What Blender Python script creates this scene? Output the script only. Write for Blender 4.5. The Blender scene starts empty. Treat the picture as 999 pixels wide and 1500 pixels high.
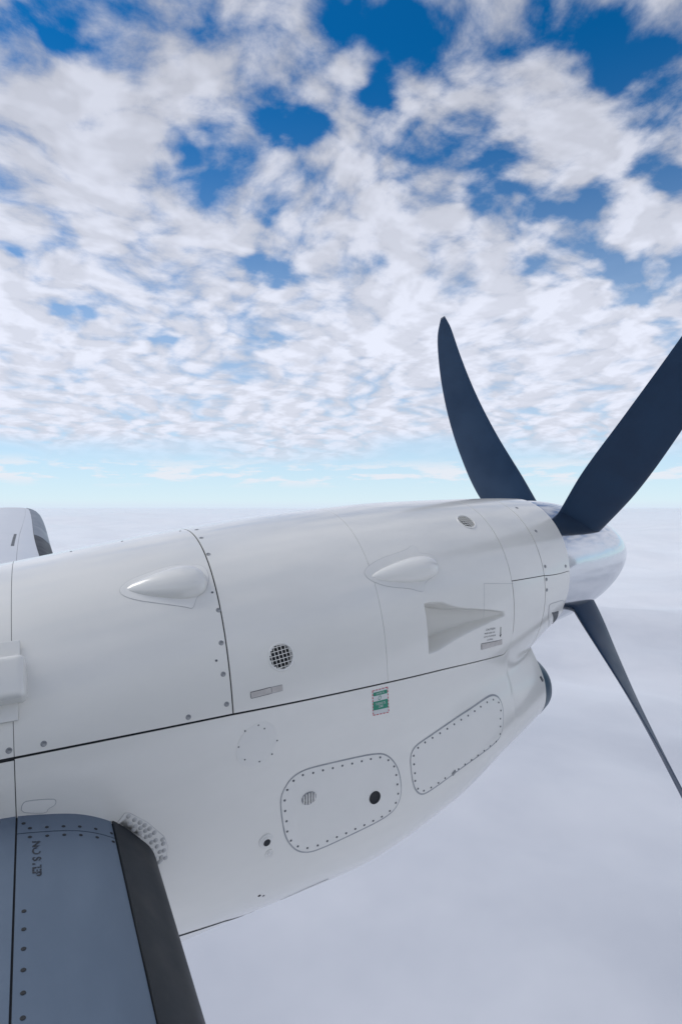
import bpy, bmesh, math, random
import numpy as np
from mathutils import Vector, Matrix, noise

random.seed(7)
SC = bpy.context.scene
COL = SC.collection

# ------------------------------------------------------------------ camera
YAW = math.radians(27.5)                       # looking out of the left side, turned forward
cam = bpy.data.cameras.new('camera'); camo = bpy.data.objects.new('camera', cam); COL.objects.link(camo)
cam.sensor_fit = 'HORIZONTAL'; cam.sensor_width = 24.0; cam.lens = 20.90
cam.shift_y = -0.005
cam.clip_start = 0.05; cam.clip_end = 600000
camo.location = (0, 0, 0); camo.rotation_euler = (math.radians(90), 0, -YAW)
SC.camera = camo

# ------------------------------------------------------------------ sun, exposure
SUN_EL = math.radians(50); SUN_AZ = math.radians(-58)      # azimuth from +Y towards +X
sd = Vector((math.sin(SUN_AZ)*math.cos(SUN_EL), math.cos(SUN_AZ)*math.cos(SUN_EL), math.sin(SUN_EL)))
sun = bpy.data.lights.new('sun', 'SUN'); sun.energy = 1.4; sun.angle = math.radians(30); sun.color = (1.0, .965, .91)
suno = bpy.data.objects.new('sun', sun); COL.objects.link(suno)
suno.rotation_euler = sd.to_track_quat('Z', 'Y').to_euler()
SC.view_settings.view_transform = 'Standard'; SC.view_settings.look = 'None'
SC.view_settings.exposure = 0.08; SC.view_settings.gamma = 1.0; SC.view_settings.use_curve_mapping = False
SC.cycles.use_denoising = True
SC.cycles.max_bounces = 8; SC.cycles.volume_bounces = 2; SC.cycles.sample_clamp_indirect = 6.0

# ------------------------------------------------------------------ world: clear sky with a broken altocumulus layer
COV0, COV1 = -.30, .17
W = bpy.data.worlds.new('World'); SC.world = W; W.use_nodes = True
wt = W.node_tree; wn = wt.nodes; wl = wt.links; wn.clear()
def N(tree, typ, **kw):
    n = tree.nodes.new(typ)
    for k, v in kw.items(): setattr(n, k, v)
    return n
def val(tree, sock, v):
    if hasattr(v, 'is_output') or hasattr(v, 'links'): tree.links.new(v, sock)
    else: sock.default_value = v
def M(tree, op, a, b=0.0, c=0.0, clamp=False):
    n = N(tree, 'ShaderNodeMath', operation=op, use_clamp=clamp)
    val(tree, n.inputs[0], a); val(tree, n.inputs[1], b); val(tree, n.inputs[2], c)
    return n.outputs[0]
def VM(tree, op, a, b=(0, 0, 0), s=1.0):
    n = N(tree, 'ShaderNodeVectorMath', operation=op)
    val(tree, n.inputs[0], a); val(tree, n.inputs[1], b)
    if op == 'SCALE': val(tree, n.inputs['Scale'], s)
    return n.outputs['Value'] if op in ('LENGTH', 'DOT_PRODUCT', 'DISTANCE') else n.outputs['Vector']
def NOISE(tree, vec, scale, detail=2.0, rough=.5, lac=2.0, dist=0.0, color=False, dim='3D'):
    n = N(tree, 'ShaderNodeTexNoise', noise_dimensions=dim)
    val(tree, n.inputs['Vector'], vec); n.inputs['Scale'].default_value = scale
    n.inputs['Detail'].default_value = detail; n.inputs['Roughness'].default_value = rough
    n.inputs['Lacunarity'].default_value = lac; n.inputs['Distortion'].default_value = dist
    return n.outputs['Color'] if color else n.outputs[0]
def MR(tree, v, a, b, c=0.0, d=1.0, kind='SMOOTHSTEP'):
    n = N(tree, 'ShaderNodeMapRange', interpolation_type=kind)
    for s, x in zip(('Value', 'From Min', 'From Max', 'To Min', 'To Max'), (v, a, b, c, d)): val(tree, n.inputs[s], x)
    return n.outputs[0]
def MIXC(tree, f, a, b, blend='MIX'):
    n = N(tree, 'ShaderNodeMix', data_type='RGBA', blend_type=blend)
    val(tree, n.inputs[0], f); val(tree, n.inputs[6], a); val(tree, n.inputs[7], b)
    return n.outputs[2]

# gaps (positive depth) and thicker banks (negative) of the cloud layer: (bearing, height angle, half size, depth)
CLOUD_CELLS = [
    (0.021, 0.632, 0.062, 0.26),
    (-0.028, 0.596, 0.029, 0.10),
    (0.255, 0.658, 0.039, 0.07),
    (0.400, 0.583, 0.049, 0.22),
    (0.561, 0.669, 0.090, 0.26),
    (0.458, 0.688, 0.043, 0.15),
    (0.549, 0.610, 0.045, 0.20),
    (0.640, 0.661, 0.053, 0.16),
    (0.213, 0.522, 0.035, 0.24),
    (0.640, 0.550, 0.059, 0.22),
    (0.739, 0.486, 0.045, 0.24),
    (0.813, 0.647, 0.084, 0.22),
    (0.939, 0.615, 0.077, 0.22),
    (0.989, 0.546, 0.042, 0.15),
    (0.802, 0.438, 0.036, 0.20),
    (0.863, 0.434, 0.035, 0.20),
    (0.953, 0.330, 0.058, 0.24),
    (0.971, 0.453, 0.039, 0.18),
    (0.440, 0.563, 0.035, 0.15),
    (0.706, 0.548, 0.045, 0.20),
    (0.035, 0.290, 0.027, 0.20),
    (0.098, 0.298, 0.028, 0.20),
    (0.360, 0.375, 0.036, 0.20),
    (0.532, 0.397, 0.030, 0.12),
    (0.366, 0.276, 0.027, 0.14),
    (0.989, 0.260, 0.036, 0.20),
    (0.787, 0.366, 0.035, 0.18),
    (0.771, 0.139, 0.026, 0.12),
    (-0.037, 0.363, 0.023, 0.16),
    (0.349, 0.446, 0.026, 0.16),
    (0.180, 0.276, 0.026, 0.14),
    (0.863, 0.389, 0.037, 0.15),
    (0.003, 0.575, 0.064, -0.14),
    (0.288, 0.636, 0.100, -0.13),
    (0.494, 0.634, 0.044, -0.28),
    (0.180, 0.454, 0.150, -0.12),
    (0.766, 0.565, 0.081, -0.20),
    (0.892, 0.521, 0.076, -0.20),
    (0.953, 0.388, 0.057, -0.18),
    (0.863, 0.314, 0.036, -0.16),
    (0.549, 0.516, 0.132, -0.14),
    (0.098, 0.527, 0.123, -0.12),
]
tc = N(wt, 'ShaderNodeTexCoord'); D = tc.outputs['Generated']
sx = N(wt, 'ShaderNodeSeparateXYZ'); wl.new(D, sx.inputs[0])
ez = M(wt, 'ADD', M(wt, 'MAXIMUM', sx.outputs['Z'], .012), .20)      # the clouds' own height keeps far rows open
def XYZ(t, x, y):
    c = N(t, 'ShaderNodeCombineXYZ'); val(t, c.inputs[0], x); val(t, c.inputs[1], y); return c.outputs[0]
PW = XYZ(wt, M(wt, 'DIVIDE', sx.outputs['X'], ez), M(wt, 'DIVIDE', sx.outputs['Y'], ez))   # place on the layer, its height as unit
rng = VM(wt, 'LENGTH', PW)
wv = VM(wt, 'SUBTRACT', NOISE(wt, PW, 1.7, 2, .55, color=True, dim='2D'), (.5, .5, .5))
Q = VM(wt, 'ADD', PW, VM(wt, 'SCALE', wv, s=.17))
n1 = M(wt, 'SUBTRACT', NOISE(wt, Q, 5.2, 8, .61, dim='2D'), .5)
n2 = M(wt, 'SUBTRACT', NOISE(wt, Q, 1.2, 2, .5, dim='2D'), .5)
vor = N(wt, 'ShaderNodeTexVoronoi', feature='F1', voronoi_dimensions='2D')
val(wt, vor.inputs['Vector'], VM(wt, 'ADD', Q, VM(wt, 'SCALE', wv, s=.12))); vor.inputs['Scale'].default_value = 10.5
cell = MR(wt, M(wt, 'POWER', vor.outputs['Distance'], 2.0), .0, .45, .5, -.5, 'LINEAR')
thick = M(wt, 'MULTIPLY', n1, MR(wt, rng, 1.0, 2.4, 1.1, .9))
thick = M(wt, 'MULTIPLY_ADD', n2, .36, thick)
thick = M(wt, 'MULTIPLY_ADD', cell, .17, thick)
AE = XYZ(wt, M(wt, 'ARCTAN2', sx.outputs['X'], sx.outputs['Y']), M(wt, 'MULTIPLY', M(wt, 'ARCSINE', sx.outputs['Z']), 1.5))
wv3 = VM(wt, 'SUBTRACT', NOISE(wt, PW, 4.0, 3, .6, color=True, dim='2D'), (.5, .5, .5))
AE = VM(wt, 'ADD', AE, VM(wt, 'SCALE', wv3, s=.16))
for (ca, ce, cr, dep) in CLOUD_CELLS:
    dd = VM(wt, 'DISTANCE', AE, (ca, ce*1.5, 0))
    thick = M(wt, 'ADD', thick, MR(wt, dd, 0.0, cr*1.75, -dep*(1.8 if dep > 0 else 1.0), 0.0))
# the layer closes up with distance and ends about twelve heights away
thick = M(wt, 'ADD', thick, MR(wt, rng, .95, 2.0, .0, .13))
edge = M(wt, 'MULTIPLY_ADD', n2, 1.1, rng)
endm = MR(wt, edge, 2.95, 3.7, 1.0, 0.0)
cover = MR(wt, thick, COV0, COV1)
cover = M(wt, 'MAXIMUM', cover, MR(wt, rng, 1.1, 2.6, 0.0, .22))          # a thin veil between the far puffs
cover = M(wt, 'MULTIPLY', cover, endm)
cover = M(wt, 'MULTIPLY', cover, MR(wt, sx.outputs['Z'], .015, .06))
# thin bank of small far clouds low over the horizon
az = M(wt, 'ARCTAN2', sx.outputs['X'], sx.outputs['Y'])
bn = NOISE(wt, XYZ(wt, M(wt, 'MULTIPLY', az, 9.0), M(wt, 'MULTIPLY', sx.outputs['Z'], 46.0)), 1.3, 4, .62, dim='2D')
band = M(wt, 'MULTIPLY', MR(wt, sx.outputs['Z'], .030, .050), MR(wt, sx.outputs['Z'], .060, .088, 1.0, 0.0))
far = M(wt, 'MULTIPLY', M(wt, 'MULTIPLY', MR(wt, bn, .45, .62), band), .95)
# how the layer is lit: bright where it thins or where the side towards the sun is open, greyer where thick
g1 = NOISE(wt, Q, 7.0, 3, .55, dim='2D'); g2 = NOISE(wt, VM(wt, 'ADD', Q, (sd.x*.085, sd.y*.085, 0)), 7.0, 3, .55, dim='2D')
lit = MR(wt, M(wt, 'SUBTRACT', g2, g1), -.11, .11, .0, 1.0, 'LINEAR')
core = MR(wt, thick, -.12, .30, 0.0, 1.0)
shade = M(wt, 'ADD', M(wt, 'MULTIPLY_ADD', M(wt, 'SUBTRACT', .5, lit), .17, .84), M(wt, 'MULTIPLY', core, .13))
shade = M(wt, 'MULTIPLY', shade, MR(wt, rng, .75, 2.1, .82, 1.05))
sky = N(wt, 'ShaderNodeTexSky', sky_type='NISHITA', sun_disc=False)
sky.sun_elevation = SUN_EL; sky.sun_rotation = SUN_AZ; sky.altitude = 3000
sky.air_density = 1.0; sky.dust_density = .4; sky.ozone_density = 2.5
SKYS = .10
blue = MIXC(wt, 1.0, sky.outputs[0], (.03, .86, 1.33, 1), 'MULTIPLY')
low = M(wt, 'POWER', MR(wt, sx.outputs['Z'], 0.0, .62, 1.0, 0.0, 'LINEAR'), 2.0)
blue = MIXC(wt, low, blue, (6.9, 8.2, 8.8, 1))
blue = MIXC(wt, MR(wt, sx.outputs['Z'], -.002, .016, 1.0, 0.0), blue, (6.5, 7.5, 8.7, 1))
ccol = MIXC(wt, 1.0, (7.2, 7.5, 8.6, 1), shade, 'MULTIPLY')
skyc = MIXC(wt, far, blue, (7.6, 8.0, 8.7, 1))
skyc = MIXC(wt, M(wt, 'MULTIPLY', cover, .97), skyc, ccol)
bg = N(wt, 'ShaderNodeBackground'); wl.new(skyc, bg.inputs['Color']); bg.inputs['Strength'].default_value = SKYS
wo = N(wt, 'ShaderNodeOutputWorld'); wl.new(bg.outputs[0], wo.inputs['Surface'])
W.cycles.sampling_method = 'MANUAL'; W.cycles.sample_map_resolution = 512

# ------------------------------------------------------------------ materials
MATS = {}
def mat(name, col, rough=.4, metal=0.0, coat=0.0, spec=.5, build=None):
    m = bpy.data.materials.new(name); m.use_nodes = True
    t = m.node_tree; b = t.nodes['Principled BSDF']
    b.inputs['Base Color'].default_value = (*col, 1); b.inputs['Roughness'].default_value = rough
    b.inputs['Metallic'].default_value = metal; b.inputs['Coat Weight'].default_value = coat
    b.inputs['Coat Roughness'].default_value = .15; b.inputs['Coat IOR'].default_value = 1.8; b.inputs['Specular IOR Level'].default_value = spec
    if build: build(t, b)
    MATS[name] = m
    return m
def grime(c1, c2, scale, amt_lo, amt_hi, bump=0.0, bscale=3.0, rough=None, stretch=(1, 1, 1)):
    def f(t, b):
        tcn = t.nodes.new('ShaderNodeTexCoord'); O = tcn.outputs['Object']
        mp = t.nodes.new('ShaderNodeMapping'); mp.inputs['Scale'].default_value = stretch; t.links.new(O, mp.inputs[0])
        n = NOISE(t, mp.outputs[0], scale, 6, .62)
        fine = NOISE(t, O, scale*14, 3, .6)
        k = MR(t, n, amt_lo, amt_hi)
        k = M(t, 'ADD', M(t, 'MULTIPLY', k, .85), M(t, 'MULTIPLY', fine, .15))
        t.links.new(MIXC(t, k, (*c1, 1), (*c2, 1)), b.inputs['Base Color'])
        if rough: t.links.new(MR(t, n, .3, .7, rough[0], rough[1]), b.inputs['Roughness'])
        if bump:
            bn = t.nodes.new('ShaderNodeBump'); bn.inputs['Strength'].default_value = 1.0; bn.inputs['Distance'].default_value = bump
            t.links.new(NOISE(t, O, bscale, 2, .5), bn.inputs['Height'])
            t.links.new(bn.outputs[0], b.inputs['Normal']); t.links.new(bn.outputs[0], b.inputs['Coat Normal'])
    return f
WHITE = mat('white_paint', (.74, .745, .735), .38, coat=1.0, build=grime((.785, .775, .725), (.86, .845, .79), 1.6, .35, .7, bump=.0025, bscale=2.2, rough=(.30, .42), stretch=(.6, 1.6, 1.6)))
PLATE = mat('white_paint_plate', (.72, .725, .715), .40, coat=.45, build=grime((.78, .775, .735), (.82, .81, .77), 4.0, .3, .7, rough=(.32, .46)))
FUSE = mat('fuselage_paint', (.72, .725, .72), .35, coat=.4, build=grime((.70, .70, .68), (.75, .75, .73), 1.0, .3, .7))
DARK = mat('dark_interior', (.025, .028, .032), .8)
SEAL = mat('dark_sealant', (.10, .11, .125), .6, build=grime((.07, .08, .09), (.17, .18, .19), 30, .3, .7))
SEALL = mat('pale_sealant', (.34, .355, .37), .55, build=grime((.28, .30, .32), (.42, .43, .44), 20, .3, .7))
SEALW = mat('painted_sealant', (.52, .52, .51), .5, build=grime((.46, .46, .455), (.60, .60, .585), 20, .3, .7))
STEEL = mat('dull_steel', (.36, .37, .38), .38, metal=.8, build=grime((.22, .23, .24), (.45, .45, .45), 60, .3, .7))
SCREW = mat('grey_screw', (.28, .29, .30), .45, metal=.3, build=grime((.18, .19, .20), (.42, .43, .43), 40, .3, .7))
TAN = mat('primer_latch', (.42, .395, .37), .45, metal=.2, build=grime((.50, .475, .45), (.62, .59, .56), 35, .3, .7))
BOOTG = mat('rubber_haze_tint', (.12, .15, .19), .35, build=grime((.10, .125, .16), (.15, .18, .22), 5, .3, .7, rough=(.3, .45)))  # boot rubber lightened: distant haze and sky reflection put into its colour
RUBBER = mat('black_rubber', (.012, .015, .021), .5, spec=.35, build=grime((.010, .013, .018), (.022, .027, .034), 5, .3, .7, rough=(.45, .62)))
LIPM = mat('intake_lip_blue', (.03, .075, .12), .35, build=grime((.025, .065, .105), (.045, .095, .14), 8, .3, .7))
WINGM = mat('grey_wing_paint', (.10, .14, .20), .5, coat=.0, build=grime((.105, .145, .20), (.135, .18, .24), 3.0, .35, .7, bump=.002, bscale=3, rough=(.45, .58), stretch=(1.6, .6, 1)))
WINGL = mat('wing_paint_sky_tint', (.55, .58, .62), .36, coat=.3, build=grime((.50, .53, .57), (.60, .62, .65), 2.0, .35, .7, rough=(.28, .42)))  # lighter than the inboard skin: grazing sky reflection painted into the colour
CHROME = mat('polished_spinner', (.80, .82, .85), .10, metal=1.0, build=grime((.60, .62, .65), (.70, .72, .75), 6, .3, .7, bump=.0015, bscale=6, rough=(.07, .17), stretch=(.2, 1, 1)))
BLADE = mat('blade_navy', (.010, .036, .080), .5, spec=.3, build=grime((.008, .030, .070), (.014, .042, .090), 4, .3, .7, rough=(.38, .55)))
GREEN = mat('label_green', (.03, .27, .17), .5)
RED = mat('label_red', (.55, .10, .12), .5)
LWHITE = mat('label_white', (.66, .68, .67), .5)
INK = mat('black_ink', (.03, .032, .036), .6)
def worn(t, b):
    tcn = t.nodes.new('ShaderNodeTexCoord'); n = NOISE(t, tcn.outputs['Object'], 55, 4, .6)
    tr = t.nodes.new('ShaderNodeBsdfTransparent'); mx = t.nodes.new('ShaderNodeMixShader')
    t.links.new(MR(t, n, .42, .51), mx.inputs[0]); t.links.new(tr.outputs[0], mx.inputs[1]); t.links.new(b.outputs[0], mx.inputs[2])
    t.links.new(mx.outputs[0], t.nodes['Material Output'].inputs['Surface'])
WORN = mat('worn_black_stencil', (.03, .035, .045), .6, build=worn)
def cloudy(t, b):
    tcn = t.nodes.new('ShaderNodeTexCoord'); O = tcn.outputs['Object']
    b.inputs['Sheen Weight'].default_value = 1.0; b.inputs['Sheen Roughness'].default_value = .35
    # colour painted dim nearby and brighter far off, standing in for scattered light
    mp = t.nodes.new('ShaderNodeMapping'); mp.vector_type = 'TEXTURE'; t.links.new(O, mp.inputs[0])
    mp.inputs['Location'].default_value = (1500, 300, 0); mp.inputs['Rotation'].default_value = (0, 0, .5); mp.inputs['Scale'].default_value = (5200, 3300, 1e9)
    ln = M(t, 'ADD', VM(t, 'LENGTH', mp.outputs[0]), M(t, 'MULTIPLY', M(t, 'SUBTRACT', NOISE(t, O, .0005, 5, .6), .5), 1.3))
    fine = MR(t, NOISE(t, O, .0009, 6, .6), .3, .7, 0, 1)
    far_bright = MIXC(t, fine, (.80, .805, .82, 1), (.93, .93, .93, 1)); near_dim = MIXC(t, fine, (.50, .52, .565, 1), (.67, .68, .71, 1))
    t.links.new(MIXC(t, MR(t, ln, .25, 1.5), near_dim, far_bright), b.inputs['Base Color'])
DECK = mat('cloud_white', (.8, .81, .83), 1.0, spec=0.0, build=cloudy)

# ------------------------------------------------------------------ helpers
def link(name, me, parent=None, material=None, smooth=True):
    o = bpy.data.objects.new(name, me); COL.objects.link(o)
    if material: me.materials.clear(); me.materials.append(material)
    if smooth and len(me.polygons): me.polygons.foreach_set('use_smooth', [True]*len(me.polygons))
    if parent: o.parent = parent
    return o
def from_bm(name, bm, parent, material, smooth=True):
    me = bpy.data.meshes.new(name); bm.normal_update(); bm.to_mesh(me); bm.free()
    return link(name, me, parent, material, smooth)
def pchip(xs, ys):
    xs = np.array(xs, float); ys = np.array(ys, float)
    h = np.diff(xs); d = np.diff(ys)/h; m = np.zeros_like(ys)
    for i in range(1, len(xs)-1):
        if d[i-1]*d[i] > 0:
            w1 = 2*h[i]+h[i-1]; w2 = h[i]+2*h[i-1]; m[i] = (w1+w2)/(w1/d[i-1]+w2/d[i])
    m[0] = d[0]; m[-1] = d[-1]
    def f(x):
        x = np.asarray(x, float); i = np.clip(np.searchsorted(xs, x)-1, 0, len(h)-1); t = (x-xs[i])/h[i]
        return ys[i]*(1+2*t)*(1-t)**2+m[i]*h[i]*t*(1-t)**2+ys[i+1]*t*t*(3-2*t)+m[i+1]*h[i]*t*t*(t-1)
    return f
def sstep(a, b, x):
    t = np.clip((x-a)/(b-a), 0, 1); return t*t*(3-2*t)
def grid_bm(bm, P, flip=False, close=False):
    """P[i, j] -> quads; returns the vertex grid"""
    ni, nj = P.shape[:2]
    V = [[bm.verts.new(P[i, j]) for j in range(nj)] for i in range(ni)]
    for i in range(ni-1):
        for j in range(nj-1 if not close else nj):
            k = (j+1) % nj
            q = (V[i][j], V[i+1][j], V[i+1][k], V[i][k])
            bm.faces.new(q[::-1] if flip else q)
    return V
def rim(bm, depth):
    """folds every open edge inwards so that a panel has a thickness"""
    bm.normal_update()
    be = [e for e in bm.edges if e.is_boundary]
    nv = {}
    for e in be:
        for v in e.verts:
            if v not in nv: nv[v] = (v.co - v.normal*depth, v)
    new = {v: bm.verts.new(c) for v, (c, _) in nv.items()}
    for e in be:
        f = e.link_faces[0]; a, b = e.verts
        ls = [l for l in f.loops if l.edge == e][0]
        a, b = ls.vert, ls.link_loop_next.vert
        bm.faces.new((b, a, new[a], new[b])); e.smooth = False

# ------------------------------------------------------------------ the nacelle's surface (sections along x, about the axis y = YC)
YC = 2.53
TAB = {
  'x': [-1.8,-0.6,0.0,0.55,1.1,1.6,2.0,2.25,2.46],
  't': [-0.5,-0.2783,-0.1874,-0.1081,-0.0503,-0.0219,-0.0199,-0.0218,-0.0294],
  'zm': [-0.98,-0.9507,-0.9247,-0.8582,-0.7285,-0.5921,-0.4996,-0.4528,-0.4008],
  'w': [0.6,0.658,0.6528,0.6415,0.6024,0.5359,0.4754,0.4267,0.3705],
  'b': [-1.5,-1.6072,-1.6206,-1.5653,-1.4322,-1.2304,-1.0459,-0.889,-0.7716],
  'nt': [2.3,2.3,2.3,2.3,2.25,2.15,2.05,2.0,2.0],
  'nb': [2.3,2.3,2.3,2.3,2.2,2.1,2.0,2.0,2.0],
  'x2': [0.6,1.1,1.6,2.0,2.3191],
  'z2': [-1.0842,-1.0873,-1.0522,-1.0022,-0.9999],
  'w2': [0.6114,0.6054,0.5543,0.4603,0.353],
  'h2': [0.5636,0.5319,0.4317,0.3051,0.1672],
}
NF = {k: pchip(TAB['x'], TAB[k]) for k in ('t', 'zm', 'w', 'b', 'nt', 'nb')}
NG = {k: pchip(TAB['x2'], TAB[k]) for k in ('z2', 'w2', 'h2')}
XL = TAB['x2'][-1]; XG0 = TAB['x2'][0]
def nd(x, y, z, union=True):
    t, zm, w, b, nt, nb = [NF[k](x) for k in ('t', 'zm', 'w', 'b', 'nt', 'nb')]
    up = z > zm; n = np.where(up, nt, nb); h = np.where(up, t-zm, zm-b)
    d1 = (((np.abs(y-YC)/w)**n + (np.abs(z-zm)/h)**n)**(1/n)-1)*np.minimum(w, h)
    if not union: return d1
    xx = np.clip(x, .30, XL)
    z2, w2, h2 = [NG[k](xx) for k in ('z2', 'w2', 'h2')]
    d2 = (((np.abs(y-YC)/w2)**2.3+(np.abs(z-z2)/h2)**2.3)**(1/2.3)-1)*np.minimum(w2, h2)
    k = .06-.03*np.clip((x-1.95)/.2, 0, 1); hh = np.clip(.5+.5*(d2-d1)/k, 0, 1)
    return np.where(x > XL, d1, d2*(1-hh)+d1*hh-k*hh*(1-hh))
def S(x, th, union=True, off=0.0):
    x, th = np.broadcast_arrays(np.asarray(x, float), np.asarray(th, float))
    zc = NF['zm'](x); sy = -np.sin(th); cz = np.cos(th); r = np.full(x.shape, 1.2)
    for i in range(18): r = r-.8*nd(x, YC+r*sy, zc+r*cz, union)
    p = np.stack([x, YC+r*sy, zc+r*cz], -1)
    if np.any(off): p = p + SN(p, union)*np.asarray(off)[..., None]
    return p
def SN(p, union=True):
    e = .002; x, y, z = p[..., 0], p[..., 1], p[..., 2]
    g = np.stack([nd(x+e, y, z, union)-nd(x-e, y, z, union), nd(x, y+e, z, union)-nd(x, y-e, z, union), nd(x, y, z+e, union)-nd(x, y, z-e, union)], -1)
    return g/np.linalg.norm(g, axis=-1, keepdims=True)
def th_at_z(x, z):
    """angle on the near side where the skin is at height z"""
    x, z = np.broadcast_arrays(np.asarray(x, float), np.asarray(z, float))
    lo = np.full(x.shape, .05); hi = np.full(x.shape, 3.0)
    for i in range(22):
        m = .5*(lo+hi); pz = S(x, m)[..., 2]; c = pz > z
        lo = np.where(c, m, lo); hi = np.where(c, hi, m)
    return .5*(lo+hi)
def frame_at(x, th, off=0.0, union=True):
    """(point, along x, up the skin, outward) on the nacelle"""
    p = S(np.array([x]), np.array([th]), union); n = Vector(SN(p, union)[0]); p = Vector(p[0])
    a = Vector((1, 0, 0)); a = (a - n*a.dot(n)).normalized(); u = n.cross(a)
    if u.z < 0 and abs(u.z) > .02: u = -u
    return p+n*off, a, u, n
def mat_at(x, th, off=0.0, union=True, roll=0.0):
    p, a, u, n = frame_at(x, th, off, union)
    if a.cross(u).dot(n) < 0: u = -u
    m = Matrix((a, u, n)).transposed().to_4x4(); m.translation = p
    return m @ Matrix.Rotation(roll, 4, 'Z')
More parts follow.
